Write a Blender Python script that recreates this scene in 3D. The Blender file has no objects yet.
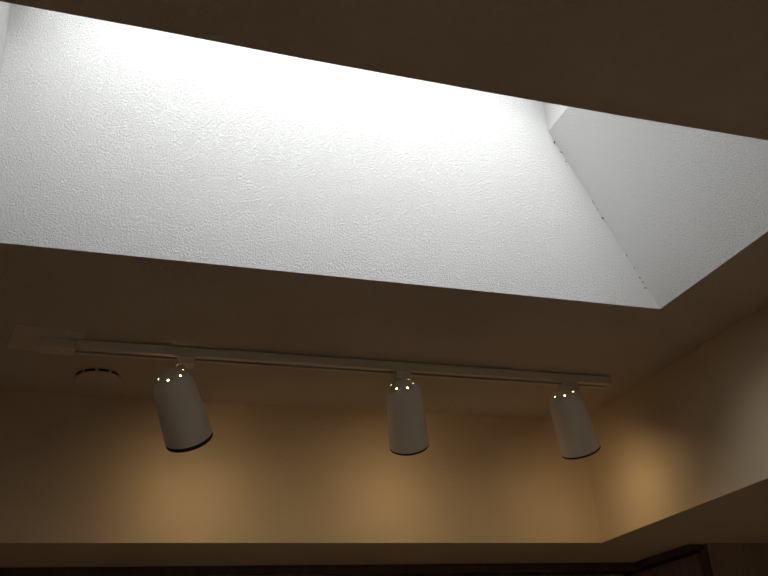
import bpy, bmesh, math, random
from mathutils import Vector, Matrix, Quaternion
random.seed(7)
SC = bpy.context.scene
COL = SC.collection
V = Vector

# ------------------------------------------------------------------ materials
def mat(name, col, rough=.6, bump=0., bscale=120., var=0., vscale=3., metal=0., spec=.5,
        emit=None, estr=0., coarse=0., coat=0.):
    m = bpy.data.materials.new(name); m.use_nodes = True
    nt = m.node_tree; N = nt.nodes; L = nt.links
    b = N['Principled BSDF']
    b.inputs['Base Color'].default_value = (*col, 1)
    b.inputs['Roughness'].default_value = rough
    b.inputs['Metallic'].default_value = metal
    b.inputs['Specular IOR Level'].default_value = spec
    b.inputs['Coat Weight'].default_value = coat
    if emit:
        b.inputs['Emission Color'].default_value = (*emit, 1)
        b.inputs['Emission Strength'].default_value = estr
    tc = N.new('ShaderNodeTexCoord')
    if var > 0:
        n = N.new('ShaderNodeTexNoise'); n.inputs['Scale'].default_value = vscale
        n.inputs['Detail'].default_value = 4
        L.new(tc.outputs['Object'], n.inputs['Vector'])
        r = N.new('ShaderNodeValToRGB')
        r.color_ramp.elements[0].position = .3; r.color_ramp.elements[1].position = .7
        r.color_ramp.elements[0].color = (*[c*(1-var) for c in col], 1)
        r.color_ramp.elements[1].color = (*[min(1, c*(1+var*.5)) for c in col], 1)
        L.new(n.outputs['Fac'], r.inputs['Fac']); L.new(r.outputs['Color'], b.inputs['Base Color'])
    if bump > 0:
        n = N.new('ShaderNodeTexNoise'); n.inputs['Scale'].default_value = bscale
        n.inputs['Detail'].default_value = 3; n.inputs['Roughness'].default_value = .6
        n.inputs['Distortion'].default_value = .6
        rot = N.new('ShaderNodeMapping'); rot.inputs['Rotation'].default_value = (.6, .45, .8)
        L.new(tc.outputs['Object'], rot.inputs['Vector']); L.new(rot.outputs['Vector'], n.inputs['Vector'])
        r = N.new('ShaderNodeValToRGB')
        r.color_ramp.elements[0].position = .42; r.color_ramp.elements[1].position = .62
        L.new(n.outputs['Fac'], r.inputs['Fac'])
        h = r.outputs['Color']
        if coarse > 0:                                   # patches where the texture coat is thinner
            n2 = N.new('ShaderNodeTexNoise'); n2.inputs['Scale'].default_value = coarse
            L.new(tc.outputs['Object'], n2.inputs['Vector'])
            r2 = N.new('ShaderNodeValToRGB')
            r2.color_ramp.elements[0].position = .35; r2.color_ramp.elements[1].position = .65
            r2.color_ramp.elements[0].color = (.25, .25, .25, 1)
            L.new(n2.outputs['Fac'], r2.inputs['Fac'])
            mx = N.new('ShaderNodeMath'); mx.operation = 'MULTIPLY'
            L.new(r.outputs['Color'], mx.inputs[0]); L.new(r2.outputs['Color'], mx.inputs[1])
            h = mx.outputs[0]
        bp = N.new('ShaderNodeBump'); bp.inputs['Strength'].default_value = 1
        bp.inputs['Distance'].default_value = bump
        L.new(h, bp.inputs['Height']); L.new(bp.outputs['Normal'], b.inputs['Normal'])
    return m

def wood(name, c1, c2, rough=.4):
    m = mat(name, c1, rough); nt = m.node_tree; N = nt.nodes; L = nt.links
    tc = N.new('ShaderNodeTexCoord'); mp = N.new('ShaderNodeMapping')
    mp.inputs['Scale'].default_value = (14, 14, 1.2)
    n = N.new('ShaderNodeTexNoise'); n.inputs['Scale'].default_value = 4; n.inputs['Detail'].default_value = 6
    r = N.new('ShaderNodeValToRGB')
    r.color_ramp.elements[0].color = (*c1, 1); r.color_ramp.elements[1].color = (*c2, 1)
    r.color_ramp.elements[0].position = .35; r.color_ramp.elements[1].position = .65
    L.new(tc.outputs['Object'], mp.inputs['Vector']); L.new(mp.outputs['Vector'], n.inputs['Vector'])
    L.new(n.outputs['Fac'], r.inputs['Fac']); L.new(r.outputs['Color'], N['Principled BSDF'].inputs['Base Color'])
    return m

WARM = (1.0, .71, .36)
M = dict(
    shaft=mat('white_orange_peel_plaster', (.78, .777, .77), .8, bump=.0010, bscale=320),
    ceiling=mat('beige_ceiling_paint', (.60, .52, .43), .8, bump=.0006, bscale=120, var=.05, vscale=5),
    soffit=mat('beige_wall_paint', (.66, .53, .37), .7, bump=.00025, bscale=200, var=.05, vscale=5),
    room=mat('tan_wall_paint', (.64, .55, .46), .8, bump=.0005, bscale=120, var=.05),
    floor=wood('oak_floor', (.52, .39, .28), (.60, .46, .34), .5),
    cab=wood('dark_cabinet_wood', (.26, .19, .13), (.33, .25, .17), .5),
    crown=wood('darker_trim_wood', (.07, .046, .03), (.10, .068, .045), .45),
    white=mat('white_enamel', (.80, .77, .70), .35, coat=.2, bump=.0001, bscale=400),
    rail=mat('white_rail_enamel', (.70, .64, .55), .4, bump=.0001, bscale=300),
    plate=mat('white_cover_plate', (.69, .62, .52), .45, bump=.0001, bscale=300),
    black=mat('black_baffle', (.006, .005, .004), .6, bump=.0001, bscale=400),
    copper=mat('copper_conductor', (.60, .28, .12), .35, metal=1),
    inner=mat('bare_inner_metal', (.75, .72, .66), .4, bump=.0001, bscale=300),
    bulb=mat('lit_bulb_glass', (.9, .8, .6), .3, emit=(1.0, .80, .50), estr=8),
    alu=mat('aluminium_frame', (.6, .6, .6), .35, metal=1, bump=.0001, bscale=200),
    speck=mat('grey_crack_dust', (.14, .13, .11), .9, bump=.0003, bscale=300),
)
def pane_material():
    m = bpy.data.materials.new('clear_acrylic'); m.use_nodes = True
    nt = m.node_tree; N = nt.nodes; L = nt.links
    N.remove(N['Principled BSDF'])
    t = N.new('ShaderNodeBsdfTransparent'); t.inputs['Color'].default_value = (.95, .97, .97, 1)
    g = N.new('ShaderNodeBsdfGlossy'); g.inputs['Roughness'].default_value = .05
    f = N.new('ShaderNodeFresnel'); f.inputs['IOR'].default_value = 1.2
    mx = N.new('ShaderNodeMixShader')
    L.new(f.outputs['Fac'], mx.inputs['Fac']); L.new(t.outputs[0], mx.inputs[1]); L.new(g.outputs[0], mx.inputs[2])
    L.new(mx.outputs[0], N['Material Output'].inputs['Surface'])
    return m
M['pane'] = pane_material()

# ------------------------------------------------------------------ mesh helpers
def build(name, bm, m, parent=None, loc=None, smooth=False, bevel=0.):
    bmesh.ops.recalc_face_normals(bm, faces=bm.faces)
    me = bpy.data.meshes.new(name); bm.to_mesh(me); bm.free()
    if smooth:
        for p in me.polygons: p.use_smooth = True
    o = bpy.data.objects.new(name, me); COL.objects.link(o)
    for k in (m if isinstance(m, (list, tuple)) else [m]): me.materials.append(k)
    if parent: o.parent = parent
    if loc is not None: o.location = loc
    if bevel:
        b = o.modifiers.new('bevel', 'BEVEL'); b.width = bevel; b.segments = 2; b.limit_method = 'ANGLE'
    return o

def box(bm, x0, x1, y0, y1, z0, z1):
    r = bmesh.ops.create_cube(bm, size=1)
    for v in r['verts']:
        v.co = V((x0 + (v.co.x + .5)*(x1-x0), y0 + (v.co.y + .5)*(y1-y0), z0 + (v.co.z + .5)*(z1-z0)))
    return r['verts']

def lathe(bm, prof, n=48, closed=False):
    """prof: (radius, z) list turned about Z"""
    rings = []
    for r, z in prof:
        if r < 1e-6: rings.append([bm.verts.new((0, 0, z))])
        else: rings.append([bm.verts.new((r*math.cos(2*math.pi*k/n), r*math.sin(2*math.pi*k/n), z)) for k in range(n)])
    pairs = list(zip(rings, rings[1:]))
    if closed: pairs.append((rings[-1], rings[0]))
    for a, b in pairs:
        for k in range(n):
            k2 = (k+1) % n
            if len(a) == 1 and len(b) == 1: continue
            if len(a) == 1: bm.faces.new((a[0], b[k], b[k2]))
            elif len(b) == 1: bm.faces.new((a[k], b[0], a[k2]))
            else: bm.faces.new((a[k], b[k], b[k2], a[k2]))

def cyl(bm, a, b, r, n=16):
    a, b = V(a), V(b); d = b-a
    q = d.to_track_quat('Z', 'Y').to_matrix().to_4x4()
    mtx = Matrix.Translation((a+b)/2) @ q
    bmesh.ops.create_cone(bm, cap_ends=True, segments=n, radius1=r, radius2=r, depth=d.length, matrix=mtx)

def prism(bm, pts, d):
    """extrude polygon pts by vector d"""
    a = [bm.verts.new(p) for p in pts]; b = [bm.verts.new(V(p)+V(d)) for p in pts]
    bm.faces.new(a); bm.faces.new(b[::-1])
    for i in range(len(a)):
        j = (i+1) % len(a); bm.faces.new((a[i], a[j], b[j], b[i]))

def tag(o, label, cat, group=None, kind=None):
    o['label'] = label; o['category'] = cat
    if group: o['group'] = group
    if kind: o['kind'] = kind
    return o
def thing(name, loc, label, cat, group=None, kind=None):
    o = bpy.data.objects.new(name, None); COL.objects.link(o)
    o.location = loc; o.empty_display_size = .05
    return tag(o, label, cat, group, kind)
def struct(name, bm, m, label, cat, **k):
    return tag(build(name, bm, m, **k), label, cat, kind='structure')

# ------------------------------------------------------------------ dimensions
CZ = 2.44                     # ceiling
SZ = 2.1305                    # underside of the dropped soffit
HX0, HX1, HY0, HY1 = -.1425, 1.0625, .766, 1.2770   # skylight opening in the ceiling
TX1, TZ = .885, 2.827         # head of the splayed right side of the well
CURB = 2.965
SLOPE = (TX1-HX1)/(TZ-CZ)
RX0, RX1, RY0, RY1 = -1.9, 2.15, -2.4, 2.48        # room
FY, FX = 1.9150, 1.2640       # soffit faces

# ------------------------------------------------------------------ room shell
bm = bmesh.new(); box(bm, RX0-.1, RX1+.1, RY0-.1, RY1+.1, -.1, 0)
struct('floor', bm, M['floor'], 'oak board floor of the room, below the picture', 'floor')
bm = bmesh.new()
WY0, WY1, WZ0, WZ1 = -1.7, -.5, .9, 2.1                # unseen window opening, added to raise the ambient daylight
box(bm, RX0-.1, RX0, RY0, WY0, 0, CZ); box(bm, RX0-.1, RX0, WY1, RY1, 0, CZ)
box(bm, RX0-.1, RX0, WY0, WY1, 0, WZ0); box(bm, RX0-.1, RX0, WY0, WY1, WZ1, CZ)
struct('wall_left', bm, M['room'], 'tan painted wall out of frame on the left', 'wall')
bm = bmesh.new(); box(bm, RX1, RX1+.1, RY0, RY1, 0, CZ)
struct('wall_right', bm, M['room'], 'tan painted wall under and behind the right soffit', 'wall')
bm = bmesh.new(); box(bm, RX0-.1, RX1+.1, RY1, RY1+.1, 0, CZ)
struct('wall_back', bm, M['room'], 'tan painted far wall under and behind the soffit', 'wall')
bm = bmesh.new(); box(bm, RX0-.1, RX1+.1, RY0-.1, RY0, 0, CZ)
struct('wall_front', bm, M['room'], 'tan painted wall behind the viewer', 'wall')

# ceiling: a 15 mm board with the skylight opening cut through it
T = .015
near = [(HX0, HY0), (.07, .7672), (.22, .7700), (.447, .7707), (.65, .7695), (.88, .766), (HX1, .7635)]
hole = near + [(HX1, HY1), (HX0, HY1)]
outer = [(RX0-.1, RY0-.1), (RX1+.1, RY0-.1), (RX1+.1, RY1+.1), (RX0-.1, RY1+.1)]
bm = bmesh.new()
def ceiling_layer(z, dx):
    h = [bm.verts.new((x + (dx if x == HX1 else 0), y, z)) for x, y in hole]
    o = [bm.verts.new((x, y, z)) for x, y in outer]
    nn = len(near)
    fs = [o[0]] + h[:nn] + [o[1]]
    bm.faces.new((o[0], o[1], *h[:nn][::-1]))
    bm.faces.new((o[1], o[2], h[nn], h[nn-1]))
    bm.faces.new((o[2], o[3], h[nn+1], h[nn]))
    bm.faces.new((o[3], o[0], h[0], h[nn+1]))
    return h, o
h0, o0 = ceiling_layer(CZ, 0)
h1, o1 = ceiling_layer(CZ+T, SLOPE*T)
rev = []
for i in range(len(h0)):
    j = (i+1) % len(h0); rev.append(bm.faces.new((h0[i], h0[j], h1[j], h1[i])))
for i in range(4):
    j = (i+1) % 4; bm.faces.new((o0[i], o0[j], o1[j], o1[i]))
for f in rev: f.material_index = 1
struct('ceiling', bm, [M['ceiling'], M['shaft']], 'beige ceiling with a large opening cut for the skylight', 'ceiling')

# walls of the skylight well (50 mm boards standing on the ceiling board)
Z0 = CZ+T; W = .05
def xr(z): return HX1 + SLOPE*(z-CZ)
bm = bmesh.new()
prism(bm, [(HX0-W, HY1, Z0), (xr(Z0)+W, HY1, Z0), (xr(Z0)+W, HY1, CURB), (HX0-W, HY1, CURB)], (0, W, 0))
struct('wall_skylight_back', bm, M['shaft'], 'long white textured far side of the skylight well', 'wall')
bm = bmesh.new()
prism(bm, [(HX0-W, HY0, Z0), (xr(Z0)+W, HY0, Z0), (xr(Z0)+W, HY0, CURB), (HX0-W, HY0, CURB)], (0, -W, 0))
struct('wall_skylight_front', bm, M['shaft'], 'white near side of the skylight well, hidden by the ceiling edge', 'wall')
bm = bmesh.new(); box(bm, HX0-W, HX0, HY0, HY1, Z0, CURB)
struct('wall_skylight_left', bm, M['shaft'], 'narrow white left end of the skylight well at the picture edge', 'wall')
bm = bmesh.new()
prism(bm, [(xr(Z0), HY0, Z0), (xr(Z0)+W, HY0, Z0), (TX1+W, HY0, TZ), (TX1+W, HY0, CURB), (TX1, HY0, CURB), (TX1, HY0, TZ)],
      (0, HY1-HY0, 0))
wr = struct('wall_skylight_right', bm, M['shaft'], 'white sloping right end of the skylight well', 'wall')
# dark specks where the corner joint of the well has cracked
bm = bmesh.new()
for k in range(18):
    t = random.choice((random.uniform(.02, .2), random.uniform(.35, .62), random.uniform(.5, .95)))
    z = TZ - t*(TZ-Z0); x = xr(z); s = random.uniform(.0008, .0019)
    mtx = Matrix.Translation((x-.001+random.uniform(-.004, .002), HY1-.0008, z)) @ Matrix.Rotation(random.random()*6, 4, 'Y') @ Matrix.Diagonal((s, .001, s*random.uniform(.8, 2.2), 1))
    bmesh.ops.create_icosphere(bm, subdivisions=1, radius=1, matrix=mtx)
build('joint_crack', bm, M['speck'], wr)['label'] = 'dark specks of a cracked corner joint'

# skylight window on the curb
sk = thing('window_1', ((HX0+TX1)/2, (HY0+HY1)/2, CURB), 'skylight of clear acrylic at the top of the white well', 'skylight', kind='structure')
hx, hy = (TX1-HX0)/2, (HY1-HY0)/2
bm = bmesh.new()
for x0, x1, y0, y1 in ((-hx-W, hx+W, -hy-W, -hy), (-hx-W, hx+W, hy, hy+W), (-hx-W, -hx, -hy, hy), (hx, hx+W, -hy, hy)):
    box(bm, x0, x1, y0, y1, 0, .03)
build('window_frame', bm, M['alu'], sk)
bm = bmesh.new(); nx, ny = 16, 10; g = []
for j in range(ny+1):
    row = []
    for i in range(nx+1):
        u, v = 2*i/nx-1, 2*j/ny-1
        row.append(bm.verts.new((u*(hx+.04), v*(hy+.04), .03 + .13*(1-u**4)*(1-v**4))))
    g.append(row)
for j in range(ny):
    for i in range(nx): bm.faces.new((g[j][i], g[j][i+1], g[j+1][i+1], g[j+1][i]))
build('acrylic_dome', bm, M['pane'], sk, smooth=True)

wn = thing('added_window', (RX0-.05, (WY0+WY1)/2, WZ0), 'white framed window added in the left wall out of frame to brighten the room', 'window', kind='structure')  # added out of view so more daylight fills the room
bm = bmesh.new(); a = (WY1-WY0)/2; hh = WZ1-WZ0
for y0, y1, z0, z1 in ((-a, -a+.05, 0, hh), (a-.05, a, 0, hh), (-a+.05, a-.05, 0, .05), (-a+.05, a-.05, hh-.05, hh), (-.025, .025, .05, hh-.05)):
    box(bm, -.03, .03, y0, y1, z0, z1)
build('window_frame', bm, M['white'], wn)
bm = bmesh.new()
for y0, y1 in ((-a+.05, -.025), (.025, a-.05)): box(bm, -.001, .001, y0, y1, .05, hh-.05)
build('pane', bm, M['pane'], wn)

# dropped soffit: far side and right side, two boxes that meet at the inner corner
bm = bmesh.new(); box(bm, RX0, RX1, FY, RY1, SZ, CZ)
struct('wall_soffit_back', bm, M['soffit'], 'beige soffit across the far side behind the track lights', 'wall')
bm = bmesh.new(); box(bm, FX, RX1, RY0, FY, SZ, CZ)
struct('wall_soffit_right', bm, M['soffit'], 'beige soffit running along the right side of the room', 'wall')

# ------------------------------------------------------------------ cabinets under the soffit
def cabinet(name, loc, sx, sy, h, splits, face, label):
    """box with doors. face 'y': doors look to -y, face 'x': doors look to -x; loc = lower left near corner"""
    t = thing(name, loc, label, 'cabinet')
    d = .02; cr = .022 if face == 'y' else .016
    bm = bmesh.new()
    if face == 'y': box(bm, 0, sx, d, sy, 0, h)
    else: box(bm, d, sx, 0, sy, 0, h)
    build('cabinet_body', bm, M['cab'], t, bevel=.0015)
    bm = bmesh.new()
    if face == 'y': box(bm, 0, sx, -.03, d, h-cr, h)
    else: box(bm, -.03, d, .012, sy, h-cr, h)
    c = build('crown_moulding', bm, M['crown'], t, bevel=.003); c['label'] = 'dark moulding strip under the soffit'
    if face == 'x':
        bm = bmesh.new(); box(bm, -.004, d, 0, .0085, 0, h-cr-.001)
        c = build('edge_strip', bm, M['crown'], t, bevel=.002); c['label'] = 'dark strip on the near corner'
    for a, b in zip(splits, splits[1:]):
        g = .003
        def fb(bm, a0, a1, z0, z1, d0, d1):
            if face == 'y': box(bm, a0, a1, d0, d1, z0, z1)
            else: box(bm, d0, d1, a0, a1, z0, z1)
        bm = bmesh.new(); fr = .055; zt = h-cr-.006
        fb(bm, a+g, a+g+fr, .003, zt, 0, d-.001); fb(bm, b-g-fr, b-g, .003, zt, 0, d-.001)
        fb(bm, a+g+fr, b-g-fr, zt-fr, zt, 0, d-.001); fb(bm, a+g+fr, b-g-fr, .003, .003+fr, 0, d-.001)
        dr = build('cabinet_door', bm, M['cab'], t, bevel=.002)
        bm = bmesh.new(); fb(bm, a+g+fr, b-g-fr, .003+fr, zt-fr, .008, d-.002)
        build('door_panel', bm, M['cab'], dr)
        bm = bmesh.new()
        p = b-g-.03
        if face == 'y': cyl(bm, (p, -.018, .06), (p, 0, .06), .007); 
        else: cyl(bm, (-.018, p, .06), (0, p, .06), .007)
        build('door_knob', bm, M['alu'], dr, smooth=False)
    return t
CH = .75
cabinet('wall_cabinet', (-1.2, 2.20, SZ-CH), 2.72, RY1-2.20, CH, [0, .54, 1.08, 1.62, 2.04, 2.68], 'y',
        'long dark wooden wall cabinet under the far soffit')
cabinet('wall_cabinet', (1.555, 1.918, SZ-CH), RX1-1.555, RY1-1.918, CH, [.02, .28], 'x',
        'dark wooden corner cabinet under the right soffit')

# ------------------------------------------------------------------ track
RT = CZ-.0025                 # rail top, resting on the feed plate and its clips
RB = RT-.0175
RYA, RYB = 1.612, 1.643
tr = thing('track_light_rail', (.555, (RYA+RYB)/2, RT),
           'white track rail on the ceiling carrying three spotlights', 'track rail')
ty = (RYB-RYA)/2
SLOT = (-.0015, .0065)        # slot in the underside, measured from the rail's centre line
X0, X1 = .016-.555, 1.158-.555
bm = bmesh.new(); h = -(RT-RB)
prof = [(-ty, 0), (-ty, h), (SLOT[0]-.001, h), (SLOT[0]-.001, h+.002), (-ty+.002, h+.003), (-ty+.002, -.002), (ty-.002, -.002), (ty-.002, h+.003), (SLOT[1]+.001, h+.002), (SLOT[1]+.001, h), (ty, h), (ty, 0)]
prism(bm, [(X0, y, z) for y, z in prof], (X1-X0, 0, 0))
rl = build('rail_channel', bm, M['rail'], tr, bevel=.0006)
bm = bmesh.new(); box(bm, X0+.001, X1-.004, -ty+.0025, ty-.0025, h+.006, -.0025)
k = build('slot_insulator', bm, M['black'], tr); k['label'] = 'black insulator seen in the slot of the rail'
bm = bmesh.new()
for y in (SLOT[0]+.002, SLOT[1]-.002): cyl(bm, (X0+.004, y, h+.0055), (X1-.008, y, h+.0055), .0009, 8)
build('conductor', bm, M['copper'], tr)
bm = bmesh.new(); box(bm, X1, X1+.004, -ty-.0005, ty+.0005, h-.0005, 0)
build('end_cap', bm, M['rail'], tr, bevel=.0008)
bm = bmesh.new(); box(bm, -.047-.555, X0-.0015, -ty-.001, ty+.001, h-.002, 0)
fd = build('feed_connector', bm, M['rail'], tr, bevel=.0012)
bm = bmesh.new(); cyl(bm, (-.015-.555, 0, h-.0026), (-.015-.555, 0, h-.0018), .004, 16)
build('screw', bm, M['alu'], fd)
for x in (.18, .62, 1.08):
    bm = bmesh.new(); box(bm, x-.555-.011, x-.555+.011, -.008, .008, 0, CZ-RT)
    build('ceiling_clip', bm, M['rail'], tr)

# feed plate on the ceiling behind the left end of the rail
pl = thing('junction_cover_plate', (-.038, 1.636, CZ), 'square flat white cover plate on the ceiling at the left end of the rail', 'cover plate')
pl.rotation_euler = (0, 0, math.radians(8.5))
bm = bmesh.new(); box(bm, -.0605, .0605, -.066, .050, -.0022, 0)
build('plate', bm, M['plate'], pl, bevel=.0008)
for y in (-.048, .040):
    bm = bmesh.new(); cyl(bm, (.03, y, -.0036), (.03, y, -.0020), .0042, 16)
    build('screw', bm, M['plate'], pl)

# round cover on the ceiling
rc = thing('round_ceiling_cover', (.066, 1.799, CZ), 'small round cover disc on the ceiling below the left end of the rail', 'ceiling cover')
bm = bmesh.new(); lathe(bm, [(0, -.0105), (.036, -.0105), (.0425, -.0098), (.0455, -.0075), (.0460, -.0060), (0, -.0060)], 56)
build('cover_disc', bm, M['ceiling'], rc, smooth=False)
bm = bmesh.new(); lathe(bm, [(.0435, 0), (.0435, -.006), (.038, -.006), (.038, 0)], 56, closed=True)
rim = build('rim', bm, M['ceiling'], rc)
for k in range(10):                                     # dark slots around the rim
    a0 = 2*math.pi*(k+.12)/10 + .20; a1 = 2*math.pi*(k+.88)/10 + .20
    bm = bmesh.new(); n = 8; ring = []
    for q in range(n+1):
        a = a0+(a1-a0)*q/n
        ring.append([bm.verts.new((r*math.cos(a), r*math.sin(a), z)) for r, z in ((.0428, -.0006), (.0441, -.0006), (.0441, -.0056), (.0428, -.0056))])
    for A, B in zip(ring, ring[1:]):
        for i in range(4): bm.faces.new((A[i], A[(i+1) % 4], B[(i+1) % 4], B[i]))
    bm.faces.new(ring[0]); bm.faces.new(ring[-1])
    build('slot', bm, M['black'], rim)

# ------------------------------------------------------------------ spotlights
# Housing in local space: dome centre at the origin, mouth along +Z.
def housing_mesh():
    R0, R1, Lc, w = .0405, .0450, .112, .0016
    out = []; inn = []
    for k in range(13):
        a = math.pi/2*k/12
        out.append((R0*math.sin(a), -.041*math.cos(a)))
        inn.append(((R0-w)*math.sin(a), -(.041-w)*math.cos(a)))
    for k in range(1, 9):
        t = k/8; out.append((R0+(R1-R0)*t, Lc*t)); inn.append((R0-w+(R1-R0)*t, Lc*t))
    prof = out + inn[::-1]
    bm = bmesh.new(); lathe(bm, prof, 72)
    bmesh.ops.recalc_face_normals(bm, faces=bm.faces)
    me = bpy.data.meshes.new('housing_base'); bm.to_mesh(me); bm.free()
    o = bpy.data.objects.new('housing_base', me); COL.objects.link(o)
    bm = bmesh.new()                                    # six vent holes drilled through the cap
    for k in range(6):
        a = 2*math.pi*k/6; el = math.radians(54)
        d = V((math.cos(a)*math.cos(el), math.sin(a)*math.cos(el), -math.sin(el)))
        cyl(bm, d*.030, d*.052, .0021, 16)
    mc = bpy.data.meshes.new('drill'); bm.to_mesh(mc); bm.free()
    c = bpy.data.objects.new('drill', mc); COL.objects.link(c)
    md = o.modifiers.new('holes', 'BOOLEAN'); md.object = c; md.operation = 'DIFFERENCE'; md.solver = 'EXACT'
    bpy.context.view_layer.update()
    dg = bpy.context.evaluated_depsgraph_get()
    res = bpy.data.meshes.new_from_object(o.evaluated_get(dg)); res.name = 'housing'
    bpy.data.objects.remove(o); bpy.data.objects.remove(c)
    res.materials.clear(); res.materials.append(M['white'])
    for p in res.polygons: p.use_smooth = True
    res.set_sharp_from_angle(angle=math.radians(40))
    return res
HOUSING = housing_mesh()

def mesh_child(name, me, parent, mtx=None):
    o = bpy.data.objects.new(name, me); COL.objects.link(o); o.parent = parent
    if mtx is not None: o.matrix_local = mtx
    return o

def spotlight(x, P0, axis, length, scale, ring, spin, power, drop, label):
    base = V((x, (RYA+RYB)/2, RB))
    t = thing('track_spotlight', base, label, 'spotlight', 'white spotlights on the ceiling track')
    P = V(P0)-base; ax = V(axis).normalized()
    # adapter clipped into the rail
    bm = bmesh.new(); box(bm, -.0168, .0168, -ty-.0018, ty-.003, -drop, -.0008)
    ad = build('adapter', bm, M['rail'], t, bevel=.0015)
    bm = bmesh.new(); box(bm, -.006, .006, SLOT[0]-.0005+.001, SLOT[1]-.0005, -.0008, .0035)
    build('contact_tongue', bm, M['black'], ad)
    # swivel between the adapter and the cap
    top = V((P.x*.5, -.001, -drop)); end = P - ax*(.0405*scale) + V((0, 0, .000))
    bm = bmesh.new()
    cyl(bm, top+V((0, 0, .001)), top+V((0, 0, -.004)), .0085, 24)
    cyl(bm, top+V((0, 0, -.002)), P + (top-P).normalized()*.0385*scale, .0055, 16)
    build('swivel', bm, M['rail'], t, smooth=False)
    q = ax.to_track_quat('Z', 'Y')
    sz = (length-ring)/.112; ring /= sz
    rf = q.inverted() @ V((-.35, -.94, 0)); spin = math.atan2(rf.y, rf.x) + math.radians(spin)   # first hole looks into the room
    mtx = Matrix.Translation(P) @ q.to_matrix().to_4x4() @ Matrix.Rotation(spin, 4, 'Z') @ Matrix.Diagonal((scale, scale, sz, 1))
    hs = mesh_child('housing', HOUSING, t, mtx)
    # black ring projecting from the mouth, and the baffle inside it
    bm = bmesh.new(); lathe(bm, [(.0447, .106), (.0447, .112+ring), (.0385, .112+ring), (.0385, .106)], 72, closed=True)
    o = build('trim_ring', bm, M['black'], hs, smooth=False); o['label'] = 'black ring at the mouth'
    bm = bmesh.new(); lathe(bm, [(.0384, .106), (.0384, .1115+ring), (.0375, .1115+ring), (.0345, .060), (.0355, .060)], 48, closed=True)
    build('baffle', bm, M['black'], hs, smooth=False)
    # reflector bulb: neck in the cap, wide face towards the mouth
    bm = bmesh.new()
    lathe(bm, [(0, -.029), (.012, -.0275), (.021, -.021), (.025, -.010), (.026, .004), (.029, .025), (.0325, .045), (.030, .054), (.018, .058), (0, .059)], 40)
    build('bulb', bm, M['bulb'], hs, smooth=True)
    # the light the bulb throws out of the mouth
    ld = bpy.data.lights.new('bulb_light', 'AREA'); ld.energy = power; ld.color = WARM
    ld.shape = 'DISK'; ld.size = .064
    lo = bpy.data.objects.new('bulb_light', ld); COL.objects.link(lo)
    W_ = Matrix.Translation(V(P0) + ax*(length-.0005))
    lo.matrix_world = W_ @ (-ax).to_track_quat('Z', 'Y').to_matrix().to_4x4()
    return t

LP = .165
spotlight(.2165, (.1995, 1.627, 2.3570), (.3586, .6359, -.6834), .1113, 1.02, .0078, 9, LP, .0165,
          'white domed spotlight at the left end of the track with a thick black rim')
spotlight(.6590, (.6620, 1.627, 2.3645), (.2902, .6470, -.7050), .1110, .93, .0045, 37, LP, .0200,
          'white domed spotlight in the middle of the track')
spotlight(1.0570, (1.0470, 1.627, 2.3680), (.4150, .4200, -.8060), .1085, .975, .0045, 15, LP, .0205,
          'white domed spotlight at the right end of the track beside the corner')

# ------------------------------------------------------------------ daylight
w = bpy.data.worlds.new('sky'); SC.world = w; w.use_nodes = True
nt = w.node_tree; N = nt.nodes; L = nt.links
bg = N['Background']
tc = N.new('ShaderNodeTexCoord'); sp = N.new('ShaderNodeSeparateXYZ')
L.new(tc.outputs['Generated'], sp.inputs[0])
rp = N.new('ShaderNodeValToRGB')
e = rp.color_ramp.elements                             # Generated Z runs -1..1; remapped to 0..1
e[0].position = .47; e[0].color = (.16, .145, .12, 1); e[1].position = .53; e[1].color = (.99, .99, .99, 1)
# hazy sun: a broad bright patch of the overcast sky
vm = N.new('ShaderNodeVectorMath'); vm.operation = 'DOT_PRODUCT'
vm.inputs[1].default_value = V((-.10, -.77, .63)).normalized()
L.new(tc.outputs['Generated'], vm.inputs[0])
m1 = N.new('ShaderNodeMath'); m1.operation = 'MAXIMUM'; m1.inputs[1].default_value = 0; L.new(vm.outputs['Value'], m1.inputs[0])
m2 = N.new('ShaderNodeMath'); m2.operation = 'POWER'; m2.inputs[1].default_value = 4.5; L.new(m1.outputs[0], m2.inputs[0])
m3 = N.new('ShaderNodeMath'); m3.operation = 'MULTIPLY_ADD'; m3.inputs[1].default_value = 6.9
L.new(m2.outputs[0], m3.inputs[0])
m4 = N.new('ShaderNodeMapRange'); m4.inputs['From Min'].default_value = 0; m4.inputs['From Max'].default_value = -1   # clearer on one side
m4.inputs['To Min'].default_value = 1.0; m4.inputs['To Max'].default_value = 5.2
L.new(sp.outputs['X'], m4.inputs['Value']); L.new(m4.outputs['Result'], m3.inputs[2])
L.new(m3.outputs[0], bg.inputs['Strength'])
mr = N.new('ShaderNodeMapRange'); mr.inputs['From Min'].default_value = -1
L.new(sp.outputs['Z'], mr.inputs['Value']); L.new(mr.outputs['Result'], rp.inputs['Fac']); L.new(rp.outputs['Color'], bg.inputs['Color'])
SC.cycles.max_bounces = 10; SC.cycles.diffuse_bounces = 8
SC.cycles.transparent_max_bounces = 8
SC.cycles.use_denoising = True

# ------------------------------------------------------------------ camera
cd = bpy.data.cameras.new('camera'); cam = bpy.data.objects.new('camera', cd); COL.objects.link(cam)
r = V((.94092, -.33177, -.06781)); u = V((-.09215, -.44354, .8915)); b = V((-.32585, -.83258, -.44791))
cam.matrix_world = Matrix(((r.x, u.x, b.x, 0), (r.y, u.y, b.y, 0), (r.z, u.z, b.z, 1.74), (0, 0, 0, 1)))
cd.sensor_width = 36; cd.lens = 900/768*36; cd.clip_start = .02
SC.camera = cam
SC.view_settings.view_transform = 'Standard'; SC.view_settings.look = 'None'
SC.view_settings.exposure = 0; SC.view_settings.gamma = 1
SC.view_settings.use_curve_mapping = False
